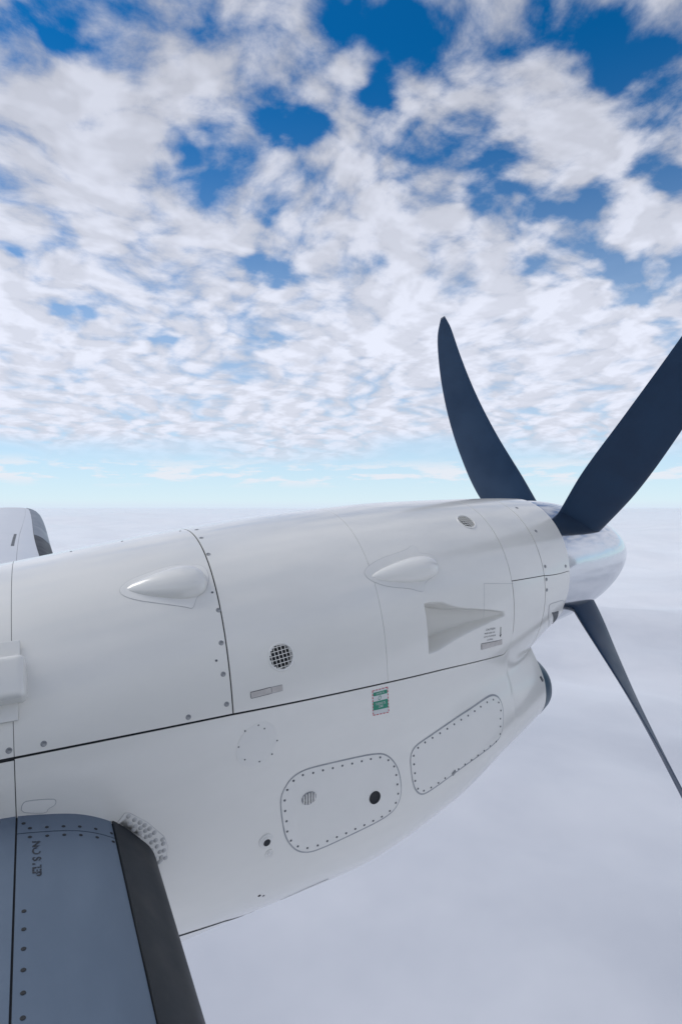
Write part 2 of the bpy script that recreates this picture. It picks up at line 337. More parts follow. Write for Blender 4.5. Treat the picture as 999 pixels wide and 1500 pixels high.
FEAT = {
  'cowl_screws': [(0.5947,0.1358),(0.5817,0.305),(0.5749,0.4799),(0.5567,0.8212),(0.5477,0.9784),(0.5418,1.1237),(0.5441,1.2671),(0.418,1.2648),(0.0066,1.1933),(-0.0805,1.1862)],
  'tiny_screws': [(0.5242,1.0522),(0.5486,0.7237),(0.1269,0.0553),(0.313,0.0552),(0.5368,0.0837),(1.4213,0.7949),(0.6814,2.3891)],
  'nose_screws': [(2.2425,0.4961),(2.2356,0.91),(2.2046,1.3338),(2.3838,1.4554),(2.2,1.4751),(2.1981,1.5909)],
  'p1': [(0.7211,1.8914),(0.7285,1.8467),(0.7583,1.8006),(0.8052,1.7935),(0.8723,1.8227),(0.993,1.8868),(1.1208,1.9552),(1.1699,2.0016),(1.2117,2.0851),(1.2261,2.1616),(1.2282,2.228),(1.2051,2.2728),(1.1505,2.2807),(1.0146,2.2671),(0.8773,2.2509),(0.8293,2.2325),(0.7857,2.1907),(0.7462,2.1049),(0.7309,2.0124)],
  'p1s': [(0.7356,1.893),(0.7375,1.9502),(0.7435,2.0089),(0.7471,2.0649),(0.7622,2.1234),(0.7905,2.1745),(0.829,2.2113),(0.8701,2.2271),(0.9084,2.2322),(0.9474,2.239),(0.9862,2.2465),(1.0245,2.2511),(1.0637,2.2583),(1.1023,2.2625),(1.1409,2.2684),(1.1767,2.2654),(1.2036,2.246),(1.2141,2.2116),(1.2109,2.1672),(1.2065,2.1215),(1.1983,2.0755),(1.1732,2.027),(1.1364,1.9847),(1.0939,1.9613),(1.0532,1.9414),(1.0111,1.9209),(0.9688,1.8983),(0.9283,1.8781),(0.8876,1.8562),(0.8477,1.8374),(0.8067,1.8155),(0.7701,1.8165),(0.7458,1.8454)],
  'p1v': [(0.8296,1.9571),(1.1068,2.1573),(0.8575,1.9798),(1.1068,2.1901)],
  'fit': [(0.6675,2.0517),(0.6819,2.1296),(0.6642,2.3717)],
  'circ': [(0.6412,1.5282),(0.7174,1.5823),(0.6384,1.637)],
  'circs': [(0.6007,1.4304),(0.6691,1.4616),(0.7136,1.5562),(0.6933,1.6147),(0.6466,1.6202),(0.5957,1.5751),(0.576,1.4969),(0.6484,1.4308)],
  'p2': [(1.2801,2.0908),(1.3012,2.0648),(1.3441,2.0678),(1.4644,2.091),(1.5953,2.1197),(1.7412,2.1608),(1.7916,2.1853),(1.8288,2.2256),(1.8426,2.2827),(1.8369,2.3442),(1.8243,2.3847),(1.7924,2.3936),(1.6376,2.3516),(1.5042,2.3332),(1.3758,2.3159),(1.3375,2.3022),(1.3079,2.2653),(1.2889,2.2152),(1.2813,2.1494)],
  'p2s': [(1.7851,2.1982),(1.8174,2.2344),(1.8248,2.2754),(1.8178,2.3077),(1.8162,2.3428),(1.8143,2.3766),(1.7869,2.3908),(1.7424,2.3771),(1.6999,2.3658),(1.6582,2.356),(1.6174,2.3479),(1.5784,2.341),(1.5391,2.3345),(1.4619,2.3202),(1.4243,2.3146),(1.3844,2.3063),(1.345,2.2919),(1.3131,2.2593),(1.2988,2.2135),(1.2977,2.1782),(1.2947,2.1353),(1.2954,2.0962),(1.3207,2.0777),(1.3583,2.0809),(1.3992,2.09),(1.4414,2.1),(1.4836,2.1108),(1.5249,2.1206),(1.5675,2.1302),(1.6108,2.1422),(1.6539,2.1528),(1.6956,2.1632),(1.7412,2.1772)],
  'p2l': [(1.5122,2.3324)],
  'lab': [(1.1112,1.57),(1.1857,1.6024),(1.1901,1.7742),(1.1117,1.7293)],
  'lat1': [(0.6284,1.2547),(0.7011,1.27),(0.7032,1.299),(0.6292,1.2821)],
  'lat2': [(0.7036,1.2708),(0.743,1.2812),(0.7439,1.3096),(0.7047,1.2996)],
  'clat1': [(1.7173,1.7403),(1.8256,1.8081),(1.8289,1.8512),(1.7208,1.7907)],
  'clat2': [(1.8276,1.8092),(1.8602,1.8266),(1.8646,1.8764),(1.8309,1.8524)],
  'ctext': [(1.7113,1.6106),(1.8389,1.6818),(1.8448,1.8127),(1.717,1.7313)],
  'ctray': [(1.8454,1.6964),(1.8471,1.7733)],
  'nosedoor': [(2.2277,1.8087),(2.237,1.7809),(2.3658,1.883),(2.3985,1.9567),(2.4158,2.1206),(3.6437,5.6184),(2.3826,2.4213),(2.2479,1.9696)],
  'noseopen': [(2.2723,1.9325),(2.3546,2.026),(2.4016,2.2292),(2.5941,2.9619)],
  'gr': [(0.7513,1.1408),(1.816,0.6505)],
  'bl1': [(0.2751,0.5974),(0.5405,0.6493),(0.4762,0.5429),(0.4066,0.7074)],
  'bl1f': [(0.2442,0.6013),(0.2774,0.5506),(0.348,0.5256),(0.4331,0.5063),(0.4914,0.5245),(0.5457,0.5574),(0.553,0.633),(0.53,0.7014),(0.493,0.7254),(0.4811,0.761),(0.4714,0.7821),(0.4505,0.7637),(0.382,0.7236),(0.2782,0.658)],
  'bl2': [(1.1843,0.9042),(1.5193,0.986),(1.4008,0.8375),(1.3187,1.0166)],
  'bl2f': [(1.1507,0.875),(1.1699,0.8369),(1.247,0.8067),(1.3352,0.803),(1.401,0.7979),(1.4279,0.7739),(1.4506,0.8015),(1.4471,0.8525),(1.5131,0.8875),(1.5318,0.9531),(1.5112,1.0199),(1.4501,1.0612),(1.4244,1.0725),(1.4144,1.1259),(1.3839,1.1039),(1.3529,1.0679),(1.2493,1.0042),(1.1779,0.933)],
  'fan': [(0.1934,1.6285),(0.2156,1.5983),(0.2291,1.6066),(0.2793,1.6827),(0.3267,1.7796),(0.3365,1.8329),(0.3318,1.8899),(0.3066,1.9152),(0.2888,1.8391),(0.256,1.7382),(0.2236,1.6725)],
  'fans': [(0.2249,1.6166),(0.2421,1.643),(0.2575,1.6655),(0.2711,1.6871),(0.2847,1.7121),(0.2985,1.7407),(0.3224,1.7899),(0.228,1.6532),(0.2433,1.6756),(0.2589,1.692),(0.2725,1.7138),(0.2861,1.7455),(0.3019,1.779),(0.3242,1.811),(0.3259,1.8455),(0.3297,1.8851),(0.3134,1.8433),(0.3056,1.8112),(0.3173,1.8727),(0.3109,1.8915),(0.2987,1.8661),(0.289,1.8195),(0.2896,1.7804),(0.274,1.7438),(0.3005,1.9007),(0.2564,1.716),(0.239,1.6887),(0.3151,1.8879)],
  'tab': [(-0.0558,1.4426),(-0.0517,1.411),(-0.0398,1.4055),(0.0252,1.4288),(0.032,1.4408),(0.0281,1.4563),(0.0104,1.4617),(0.0066,1.4771),(-0.0241,1.4628)],
  'bseam': [(0.387,2.4068),(0.5582,2.5032),(0.7645,2.7231)],
  'bseam2': [(0.7783,2.5718),(0.8667,2.5448),(0.9655,2.5498)],
  'door': [(1.7601,1.2582),(1.7307,1.5274),(1.949,1.3695)],
}

# ------------------------------------------------------------------ the cloud deck below
def cloud_deck():
    rr = np.concatenate([[0.0], np.geomspace(40, 260000, 250)]); na = 720
    a = np.linspace(0, 2*math.pi, na, endpoint=False)
    X = rr[:, None]*np.cos(a); Y = rr[:, None]*np.sin(a)
    Z = np.zeros_like(X)
    for i in range(len(rr)):
        f = max(0.0, 1-(rr[i]/150000.0)**2)
        wr = rr[i]*2*math.pi/na
        for j in range(na):
            x, y = X[i, j], Y[i, j]
            h = 190*noise.noise((x/2600, y/2600, 3.1)) + 190*noise.noise((x/9000, y/9000, 7.7)) + min(1, rr[i]/30000)*(620*max(0, noise.noise((x/24000, y/24000, 2.2)))+150*noise.noise((x/6000, y/6000, 4.4)))
            if wr < 260: h += 70*noise.noise((x/700, y/700, 1.7)) + 14*noise.noise((x/260, y/260, 9.2))
            if wr < 420: h += 60*noise.noise((x/1200, y/1200, 6.6))
            elif wr < 1500: h += 20*noise.noise((x/1500, y/1500, 5.2))
            Z[i, j] = min(h*f, 610+.02*(h*f-610)) if h*f > 610 else h*f
    me = bpy.data.meshes.new('cloud_deck')
    v = np.stack([X, Y, Z], -1).reshape(-1, 3)
    i = np.arange(len(rr)-1)[:, None]; j = np.arange(na)[None]
    f = np.stack([i*na+j, (i+1)*na+j, (i+1)*na+(j+1) % na, i*na+(j+1) % na], -1).reshape(-1, 4)
    me.from_pydata(v.tolist(), [], f.tolist()); me.update()
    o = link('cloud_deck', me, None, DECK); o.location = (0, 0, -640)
    o['kind'] = 'structure'; o['label'] = 'smooth pale grey sea of cloud far below the aircraft'
cloud_deck()

# ------------------------------------------------------------------ the aircraft
AC = bpy.data.objects.new('aircraft', None); COL.objects.link(AC)
AC['label'] = 'white turboprop airliner seen at its engine nacelle, propeller and wing'; AC['category'] = 'aircraft'
AC.rotation_euler = (0, -math.radians(2.0), 0)          # nose two degrees up
PI = math.pi

XA, XS1, XC, XD, XF, XR = -.068, .564, 1.187, 1.94, 2.185, 2.425
def zs(x):
    z = np.interp(x, [-1.8, .56, 1.16, 1.487, 1.88, 2.2], [-.696, -.698, -.709, -.718, -.737, -.75])
    return z + .095*np.clip((np.asarray(x)-1.885)/.055, 0, 1)**2.6
def th_seam(x): return th_at_z(x, zs(x))
def th_h(x): return th_at_z(x, np.full(np.shape(x), -.4005))

def cowl_panel(name, xs, thA, thB, nth, gapA=.004, gapB=.004, union=True, dense=None, disp=None, holes=(), label=None, material=WHITE, depth=.006):
    """a skin panel between two lengthwise edges thA(x) > thB(x) as angles; gaps are cut off its own edges"""
    xs = np.asarray(xs); A = np.asarray(thA(xs))-gapA/2/.5; B = np.asarray(thB(xs))+gapB/2/.5
    w = np.linspace(0, 1, nth) if dense is None else dense
    TH = A[:, None]+(B-A)[:, None]*w[None]; XX = np.repeat(xs[:, None], len(w), 1)
    p = S(XX, TH, union)
    if disp is not None:
        p = p - SN(p, union)*disp(p)[..., None]
    bm = bmesh.new(); grid_bm(bm, p)
    bm.normal_update()
    if bm.faces and sum(f.normal.dot(Vector(f.calc_center_median())-Vector((f.calc_center_median().x, YC, -.6))) for f in list(bm.faces)[::97]) < 0:
        bmesh.ops.reverse_faces(bm, faces=bm.faces)
    for (hx, hth, hr) in holes:
        c = Vector(S(np.array([hx]), np.array([hth]))[0])
        bmesh.ops.delete(bm, geom=[f for f in bm.faces if (f.calc_center_median()-c).length < hr], context='FACES')
    rim(bm, depth)
    o = from_bm(name, bm, AC, material)
    if label: o['label'] = label
    return o
def xg(a, b, step, g0, g1): return np.linspace(a+g0, b-g1, max(3, int((b-a)/step)))
def xr(a, b, step, g=.004): return np.linspace(a+g/2, b-g/2, max(3, int((b-a)/step)))
far = lambda f: (lambda x: 2*PI-f(x)-2*PI)              # mirrored edge on the far side (negative angle)

nose_mid = lambda x: np.full(np.shape(x), 0.0)
# dense near side, coarse far side
def near_dense(n_near, n_far, split=.5):
    return np.concatenate([np.linspace(0, split, n_near, endpoint=False), np.linspace(split, 1, n_far)])

# scoop recess in the forward upper cowl
sc_top = pchip([1.39, 1.406, 1.44, 1.49, 1.543, 1.60, 1.70, 1.80, 1.872], [-.437, -.436, -.435, -.441, -.461, -.477, -.495, -.514, -.532])
sc_bot = pchip([1.39, 1.406, 1.44, 1.486, 1.56, 1.651, 1.75, 1.82, 1.872], [-.640, -.639, -.636, -.624, -.604, -.585, -.569, -.558, -.551])
def scoop(p):
    x, y, z = p[..., 0], p[..., 1], p[..., 2]
    xc = np.clip(x, 1.39, 1.872)
    u = np.clip((1.872-x)/.46, 0, 1)
    wt_ = .005+.006*u; wb_ = .006+.016*u
    e = sstep(0, 1, (sc_top(xc)-z)/wt_)*sstep(0, 1, (z-sc_bot(xc))/wb_)
    ends = sstep(1.402, 1.4085, x)*sstep(1.874, 1.862, x)
    near = (y < YC).astype(float)
    return near*e*ends*(.014+.120*u**.9)
GR = FEAT['gr']
xs_fwd = np.unique(np.concatenate([xg(XC, XD, .006, .0007, .0011), np.arange(1.398, 1.414, .0012)]))
cowl_panel('upper_cowl_panel', xr(-1.8, XA, .03, .0016), th_seam, far(th_seam), 0, dense=near_dense(60, 40), gapA=.005, depth=.0012)
cowl_panel('upper_cowl_panel', xg(XA, XS1, .02, .0008, .0024), th_seam, far(th_seam), 0, dense=near_dense(80, 40), gapA=.005)
cowl_panel('upper_cowl_panel', xg(XS1, XC, .008, .0024, .0007), th_seam, far(th_seam), 0, dense=near_dense(120, 40), gapA=.005, holes=[(*GR[0], .043)])
cowl_panel('upper_cowl_panel', xs_fwd, th_seam, far(th_seam), 0, dense=near_dense(280, 40), gapA=.005, disp=scoop, holes=[(*GR[1], .042)], label='forward upper cowl panel with a flared recessed air scoop')
cowl_panel('upper_nose_panel', xr(XD, XF, .015, .004), th_h, far(th_h), 0, dense=near_dense(60, 40), gapA=.003)
def th_h2(x): return np.arccos(np.clip((-.4005-NF['zm'](x))/.4, -1, 1))
cowl_panel('nose_ring_panel', xr(XF, XR, .012, .005), lambda x: np.interp(x, [XF, XR], [1.425, 1.55]), lambda x: -np.interp(x, [XF, XR], [1.425, 1.55]), 80, union=False, gapA=.004)
cowl_panel('nose_ring_panel', xr(XF, XR, .012, .005), lambda x: 2*PI-np.interp(x, [XF, XR], [1.425, 1.55]), lambda x: np.interp(x, [XF, XR], [1.425, 1.55]), 80, union=False, gapA=.004)

# lower cowl: one piece below the long seam, rising to the short seam ahead of the forward door
def lower_cowl():
    bm = bmesh.new()
    xs1 = xr(XA, XD, .012, .0); xs1[0] += .0012
    a = th_seam(xs1)+.005; w = np.linspace(0, 1, 170)
    T1 = a[:, None]+((2*PI-a)-a)[:, None]*w[None]
    grid_bm(bm, S(np.repeat(xs1[:, None], len(w), 1), T1))
    xs2 = np.linspace(XD, XF-.002, 18)
    a2 = th_at_z(xs2, np.full(len(xs2), float(zs(XD))))+.007; h2 = th_h(xs2)+.005
    hx = np.linspace(0, 1, 24)[:-1]
    T2 = np.concatenate([h2[:, None]+(a2-h2)[:, None]*hx[None], a2[:, None]+((2*PI-a2)-a2)[:, None]*w[None], ((2*PI-a2)[:, None]+(a2-h2)[:, None]*(hx[None]+1/23))], 1)
    XX2 = np.repeat(xs2[:, None], T2.shape[1], 1); XX2[0, :23] += .003; XX2[0, -23:] += .003
    grid_bm(bm, S(XX2, T2))
    xs3 = np.linspace(XF-.002, XL-.087, 14)[1:]
    # ahead of the nose seam only the intake duct with its fillet
    rows = []
    tt = np.linspace(1.6, PI, 160)
    for x in np.concatenate([[XF-.002], xs3]):
        du = np.linalg.norm(S(np.full(160, x), tt)-S(np.full(160, x), tt, False), axis=-1)
        k = int(np.argmax(du > .0006)); t0 = tt[k]-.05
        tv = np.linspace(t0, 2*PI-t0, 140); pu = S(np.full(140, x), tv); dv = np.linalg.norm(pu-S(np.full(140, x), tv, False), axis=-1)
        rows.append(pu-SN(pu)*(.004*(1-sstep(.0, .0012, dv))*float(sstep(XF, XF+.05, x)))[:, None])      # the fillet dips under the nose skin
    rows = np.stack(rows)
    grid_bm(bm, rows)
    bmesh.ops.remove_doubles(bm, verts=bm.verts, dist=.0004)
    bm.normal_update()
    if sum(f.normal.z for f in bm.faces if f.calc_center_median().z < -1.0) > 0: bmesh.ops.reverse_faces(bm, faces=bm.faces)
    rim(bm, .006)
    return from_bm('lower_cowl_panel', bm, AC, WHITE)
lower_cowl()
cowl_panel('lower_cowl_panel', xr(-1.8, XA, .03, .0024), lambda x: 2*PI-th_seam(x)-.007, lambda x: th_seam(x)+.006, 90)

# dark structure just behind the panel joints
def inner_shell():
    bm = bmesh.new()
    xs = np.linspace(-1.79, XF, 120); th = np.linspace(0, 2*PI, 120, endpoint=False)
    # keep clear of the scoop recess
    p = S(np.repeat(xs[:, None], 120, 1), np.repeat(th[None], 120, 0))
    nn = SN(p); dep = np.full(p.shape[:2], .008)
    m = (p[..., 0] > 1.34) & (p[..., 0] < 1.90) & (p[..., 2] < -.38) & (p[..., 2] > -.68) & (p[..., 1] < YC); dep[m] = .19
    dep[(p[..., 0] > 2.02) & (p[..., 2] < -.55)] = .035
    for g in GR:
        c = S(np.array([g[0]]), np.array([g[1]]))[0]; dep[np.linalg.norm(p-c, axis=-1) < .075] = .06
    grid_bm(bm, p-nn*dep[..., None], close=True)
    xs = np.linspace(XF-.01, XR-.004, 12)
    p = S(np.repeat(xs[:, None], 120, 1), np.repeat(th[None], 12, 0), False); grid_bm(bm, p-SN(p, False)*.008, close=True)
    return from_bm('inner_structure', bm, AC, DARK)
inner_shell()

# ------------------------------------------------------------------ intake lip
def lip():
    bm = bmesh.new(); n = 96
    ph = np.linspace(0, 2*PI, n, endpoint=False)
    prof = [(-.085, .001), (-.060, .001), (-.030, .000), (-.014, -.004), (-.004, -.012), (.000, -.022), (-.004, -.032), (-.016, -.040), (-.06, -.048), (-.20, -.055), (-.40, -.06)]
    rows = []
    z2, w2, h2 = [float(NG[k](XL)) for k in ('z2', 'w2', 'h2')]
    for dx, dr in prof:
        xx = max(XL+dx, XL-.085); ww = float(NG['w2'](xx))+dr if dr > -.02 else w2+dr
        hh = float(NG['h2'](xx))+dr if dr > -.02 else h2+dr
        c, s = np.cos(ph), np.sin(ph); e = 2/2.3
        rows.append(np.stack([np.full(n, XL+dx), YC+ww*np.sign(c)*np.abs(c)**e, float(NG['z2'](xx))+hh*np.sign(s)*np.abs(s)**e], -1))
    grid_bm(bm, np.stack(rows), close=True)
    o = from_bm('intake_lip', bm, AC, LIPM); o['label'] = 'dark blue lip of the chin air intake'
    bm = bmesh.new(); vs = [bm.verts.new(v) for v in rows[-1]]; bm.faces.new(vs)
    from_bm('intake_back', bm, o, DARK)
lip()

# ------------------------------------------------------------------ small hardware
def lathe(prof, n=20):
    bm = bmesh.new(); V = []
    for r, z in prof:
        V.append([bm.verts.new((r*math.cos(2*PI*k/n), r*math.sin(2*PI*k/n), z)) for k in range(n)] if r > 1e-6 else [bm.verts.new((0, 0, z))])
    for a, b in zip(V[:-1], V[1:]):
        for k in range(n):
            j = (k+1) % n
            if len(b) == 1: bm.faces.new((a[k], a[j], b[0]))
            elif len(a) == 1: bm.faces.new((a[0], b[j], b[k]))
            else: bm.faces.new((a[k], a[j], b[j], b[k]))
    return bm
def mesh_of(name, bm, material):
    me = bpy.data.meshes.new(name); bm.normal_update(); bm.to_mesh(me); bm.free(); me.materials.append(material)
    me.polygons.foreach_set('use_smooth', [True]*len(me.polygons))
    return me
SCREW_BIG = mesh_of('cowl_screw', lathe([(.0085, 0), (.0085, .0008), (.0072, .0016), (.0045, .0014), (.0036, .0004), (0, .0004)], 16), SCREW)
SCREW_MED = mesh_of('screw', lathe([(.0062, 0), (.0062, .0007), (.0050, .0014), (.0026, .0012), (0, .0006)], 12), SCREW)
SCREW_SM = mesh_of('screw_small', lathe([(.0041, 0), (.0041, .0007), (.0036, .0013), (0, .0009)], 10), SEAL)
RIVET = mesh_of('rivet', lathe([(.0074, 0), (.0072, .0002), (.0058, .0002), (.0056, .0012), (.0040, .0020), (0, .0023)], 12), SEALW)
WRIVET = mesh_of('wing_rivet', lathe([(.0052, 0), (.0050, .0004), (.0040, .0005), (0, .0005)], 12), DARK)
PLACED = {}
def put(name, me, mtx, parent):
    o = bpy.data.objects.new(name, me); COL.objects.link(o); o.parent = parent
    o.matrix_local = PLACED[parent.name].inverted() @ mtx if parent.name in PLACED else mtx
    PLACED[o.name] = mtx.copy()
    return o
for q in FEAT['cowl_screws']: put('screw', SCREW_BIG, mat_at(*q), AC)
for q in FEAT['tiny_screws']: put('screw', SCREW_SM, mat_at(*q), AC)
for q in FEAT['nose_screws']: put('screw', SCREW_BIG, mat_at(*q, union=q[0] < XF), AC)

def chaikin(pts, n=2):
    pts = np.array(pts, float)
    for _ in range(n):
        nx = np.roll(pts, -1, 0)
        pts = np.stack([pts*.75+nx*.25, pts*.25+nx*.75], 1).reshape(-1, 2)
    return pts
R0 = .55
def inset(pts, d):
    """outline moved outwards by d metres (x in metres, angle times R0)"""
    p = pts.copy(); p[:, 1] *= R0
    c = p.mean(0); t = np.roll(p, -1, 0)-np.roll(p, 1, 0); n = np.stack([t[:, 1], -t[:, 0]], 1); n /= np.linalg.norm(n, axis=1, keepdims=True)
    if ((p-c)*n).sum() < 0: n = -n
    p = p+n*d; p[:, 1] /= R0
    return p
def plate(name, pts, material, off=.0012, parent=AC, rings=8, union=True, crown=None):
    """a plate that follows the skin, its outline given on the skin"""
    pts = np.asarray(pts, float); c = pts.mean(0)
    bm = bmesh.new(); V = []
    for k in range(rings):
        s = 1-k/rings; q = c+(pts-c)*s
        V.append([bm.verts.new(v) for v in S(q[:, 0], q[:, 1], union, off)])
    cv = bm.verts.new(S(c[:1], c[1:], union, off)[0]); m = len(pts)
    for a, b in zip(V[:-1], V[1:]):
        for i in range(m): bm.faces.new((a[i], a[(i+1) % m], b[(i+1) % m], b[i]))
    for i in range(m): bm.faces.new((V[-1][i], V[-1][(i+1) % m], cv))
    bm.normal_update()
    n0 = Vector(SN(S(c[:1], c[1:], union), union)[0])
    if sum(f.normal.dot(n0) for f in bm.faces) < 0: bmesh.ops.reverse_faces(bm, faces=bm.faces)
    rim(bm, max(off*.9, .0005))
    return from_bm(name, bm, parent, material)
def band(name, pts, w, material, off=.0005, parent=AC, closed=True, union=True):
    """a thin strip of width w lying along a line on the skin"""
    pts = np.asarray(pts, float)
    if closed: a = inset(pts, w); b = pts
    else:
        p = pts.copy(); p[:, 1] *= R0; t = np.gradient(p, axis=0); n = np.stack([t[:, 1], -t[:, 0]], 1); n /= np.linalg.norm(n, axis=1, keepdims=True)
        a = p+n*w/2; b = p-n*w/2; a[:, 1] /= R0; b[:, 1] /= R0
    A = S(a[:, 0], a[:, 1], union, off); B = S(b[:, 0], b[:, 1], union, off)
    bm = bmesh.new(); g = np.stack([A, B]); grid_bm(bm, g, close=closed)
    bm.normal_update(); n0 = Vector(SN(S(pts[:1, 0], pts[:1, 1], union), union)[0])
    if sum(f.normal.dot(n0) for f in bm.faces) < 0: bmesh.ops.reverse_faces(bm, faces=bm.faces)
    return from_bm(name, bm, parent, material)
def dense_line(pts, n=24):
    pts = np.array(pts, float); s = np.concatenate([[0], np.cumsum(np.linalg.norm(np.diff(pts, axis=0), axis=1))])
    u = np.linspace(0, s[-1], n); return np.stack([np.interp(u, s, pts[:, 0]), np.interp(u, s, pts[:, 1])], 1)

# access panels
for key, label in (('p1', 'rounded access panel with a vent and a drain hole'), ('p2', 'slanting rounded access panel ahead of the vented one')):
    o = plate('access_panel', chaikin(FEAT[key]), PLATE, .0014)
    o['label'] = label
    band('gasket', chaikin(FEAT[key]), .0042, SEALL, .0006, o)
    for q in FEAT[key+'s']: put('screw', SCREW_SM, mat_at(*q, off=.0014), o)
    if key == 'p1':
        m = mat_at(*FEAT['p1v'][0], off=.0015)
        v = put('louvre', mesh_of('louvre', lathe([(.029, .0), (.029, .002), (.026, .003), (.0255, .0006), (0, .0006)], 24), SEALL), m @ Matrix.Diagonal((1.0, .80, 1, 1)), o)
        for k in range(-2, 3):
            hgt = .021*math.sqrt(max(.1, 1-(k*.0105/.029)**2))
            bm = bmesh.new(); bmesh.ops.create_cube(bm, size=1); bmesh.ops.scale(bm, verts=bm.verts, vec=(.0058, hgt*2*.96, .005))
            put('louvre_slat', mesh_of('louvre_slat', bm, PLATE), m @ Matrix.Translation((k*.0105, 0, .003)) @ Matrix.Rotation(.5, 4, 'Y'), o)
        m = mat_at(*FEAT['p1v'][1], off=.0015)
        put('drain_hole', mesh_of('drain_hole', lathe([(.0245, 0), (.0245, .0012), (.0230, .0016), (.0225, .0004), (0, .0003)], 28), DARK), m, o)
    else:
        bm = bmesh.new(); bmesh.ops.create_cube(bm, size=1); bmesh.ops.scale(bm, verts=bm.verts, vec=(.022, .016, .004)); bmesh.ops.bevel(bm, geom=bm.edges, offset=.001, segments=1, affect='EDGES')
        put('latch', mesh_of('latch', bm, SCREW), mat_at(*FEAT['p2l'][0], off=.002, roll=.5), o)

# plain round cover with flush screws
c0, c1, c2 = [np.array(v) for v in FEAT['circ']]
a = np.linspace(0, 2*PI, 48, endpoint=False); rx = .074; rt = (c2[1]-c0[1])
circ = np.stack([c0[0]+rx*np.cos(a), c0[1]+rt*np.sin(a)], 1)
o = plate('round_cover', circ, PLATE, .0007); o['label'] = 'faint flush round cover plate'
for q in FEAT['circs']: put('screw', SCREW_SM, mat_at(*q, off=.0002) @ Matrix.Scale(.7, 4), o)

# drain fitting and plug
m = mat_at(*FEAT['fit'][0])
o = put('drain_fitting', mesh_of('drain_fitting', lathe([(.026, 0), (.025, .003), (.021, .004), (.0195, .003), (.0150, .0095), (.0125, .0105), (.0115, .006), (0, .005)], 28), PLATE), m, AC)
put('drain_bore', mesh_of('drain_bore', lathe([(.0128, .0106), (.0118, .0108), (0, .0102)], 20), DARK), m, o)
m = mat_at(*FEAT['fit'][1])
put('filler_plug', mesh_of('filler_plug', lathe([(.0155, 0), (.0150, .002), (.0125, .0026), (.0115, .0012), (.006, .0012), (.0055, .003), (0, .0032)], 24), PLATE), m, AC)
put('drain_dot', mesh_of('drain_dot', lathe([(.006, 0), (.0055, .0008), (0, .0006)], 14), DARK), mat_at(*FEAT['fit'][2]), AC)

# vent grilles
def grille(q, r, nb):
    m = mat_at(*q)
    o = put('vent_grille', mesh_of('grille_rim', lathe([(r*1.10, -.002), (r*1.10, .0012), (r*1.04, .0022), (r*.95, .0018), (r*.94, -.012), (r*.94, -.03)], 36), PLATE), m, AC)
    put('grille_back', mesh_of('grille_back', lathe([(r*.95, -.028), (0, -.028)], 24), DARK), m, o)
    for k in range(nb):
        off = (k-(nb-1)/2)*(2*r*.93/(nb+.0))
        L = math.sqrt(max(0, (r*.95)**2-off*off))
        for ax in (0, 1):
            bm = bmesh.new(); bmesh.ops.create_cube(bm, size=1)
            bmesh.ops.scale(bm, verts=bm.verts, vec=(2*L, .0024, .0012) if ax == 0 else (.0024, 2*L, .0012))
            put('grille_bar', mesh_of('grille_bar', bm, PLATE), m @ Matrix.Rotation(.12, 4, 'Z') @ Matrix.Translation((0, off, .0006) if ax == 0 else (off, 0, -.0002)), o)
grille(GR[0], .0455, 6)
grille(GR[1], .0445, 6)

# teardrop blisters
def blister(tail, nose, flange, W, Hh, label):
    o = plate('fairing_flange', chaikin(flange, 2), PLATE, .0016); o.name = 'blister_fairing'; o['label'] = label
    band('flange_edge', chaikin(flange, 2), .0016, SEALW, .0005, o)
    (x0, t0), (x1, t1) = tail, nose
    nu, nv = 60, 33
    u = (1-np.cos(np.linspace(0, PI, nu)))/2; v = -np.cos(np.linspace(0, PI, nv))
    f = (u**.60)*np.sqrt(np.clip(1-u**5, 0, 1)); f /= f.max()
    xx = x0+(x1-x0)*u[:, None]+0*v; tt = t0+(t1-t0)*u[:, None]+f[:, None]*v[None]*W/R0
    hgt = Hh*(f[:, None]**1.15)*np.sqrt(np.clip(1-v[None]**2, 0, 1))**1.1+.0008
    p = S(xx, tt, True, hgt)
    bm = bmesh.new(); grid_bm(bm, p); bm.normal_update()
    n0 = Vector(SN(p[30:31, 16])[0])
    if sum(fc.normal.dot(n0) for fc in bm.faces) < 0: bmesh.ops.reverse_faces(bm, faces=bm.faces)
    from_bm('blister', bm, o, WHITE)
b1, b2 = FEAT['bl1'], FEAT['bl2']
blister(b1[0], b1[1], FEAT['bl1f'], .050, .046, 'teardrop blister on the rear upper cowl')
blister(b2[0], b2[1], FEAT['bl2f'], .050, .042, 'teardrop blister on the forward upper cowl')

# latches, labels
def quad(pts, n=5):
    p = np.array(pts); out = []
    for i in range(4):
        a, b = p[i], p[(i+1) % 4]
        for k in range(n): out.append(a+(b-a)*k/n)
    return np.array(out)
for k1, k2 in (('lat1', 'lat2'), ('clat1', 'clat2')):
    o = plate('latch', quad(FEAT[k1]), TAN, .0030, rings=3)
    band('latch_slot', quad(FEAT[k1]), .0018, SEAL, .0006, o)
    plate('latch_release', quad(FEAT[k2]), TAN, .0024, o, rings=3)
    band('latch_slot', quad(FEAT[k2]), .0014, SEALL, .0005, o)
def on_label(q, n0=.0, u0=0.):
    """bilinear place on a four-cornered label"""
    def f(u, v):
        a, b, c, d = [np.array(t) for t in q]
        return (a*(1-u)+b*u)*(1-v)+(d*(1-u)+c*u)*v
    return f
def strip(L, u0, u1, v0, v1): return [L(u0, v0), L(u1, v0), L(u1, v1), L(u0, v1)]
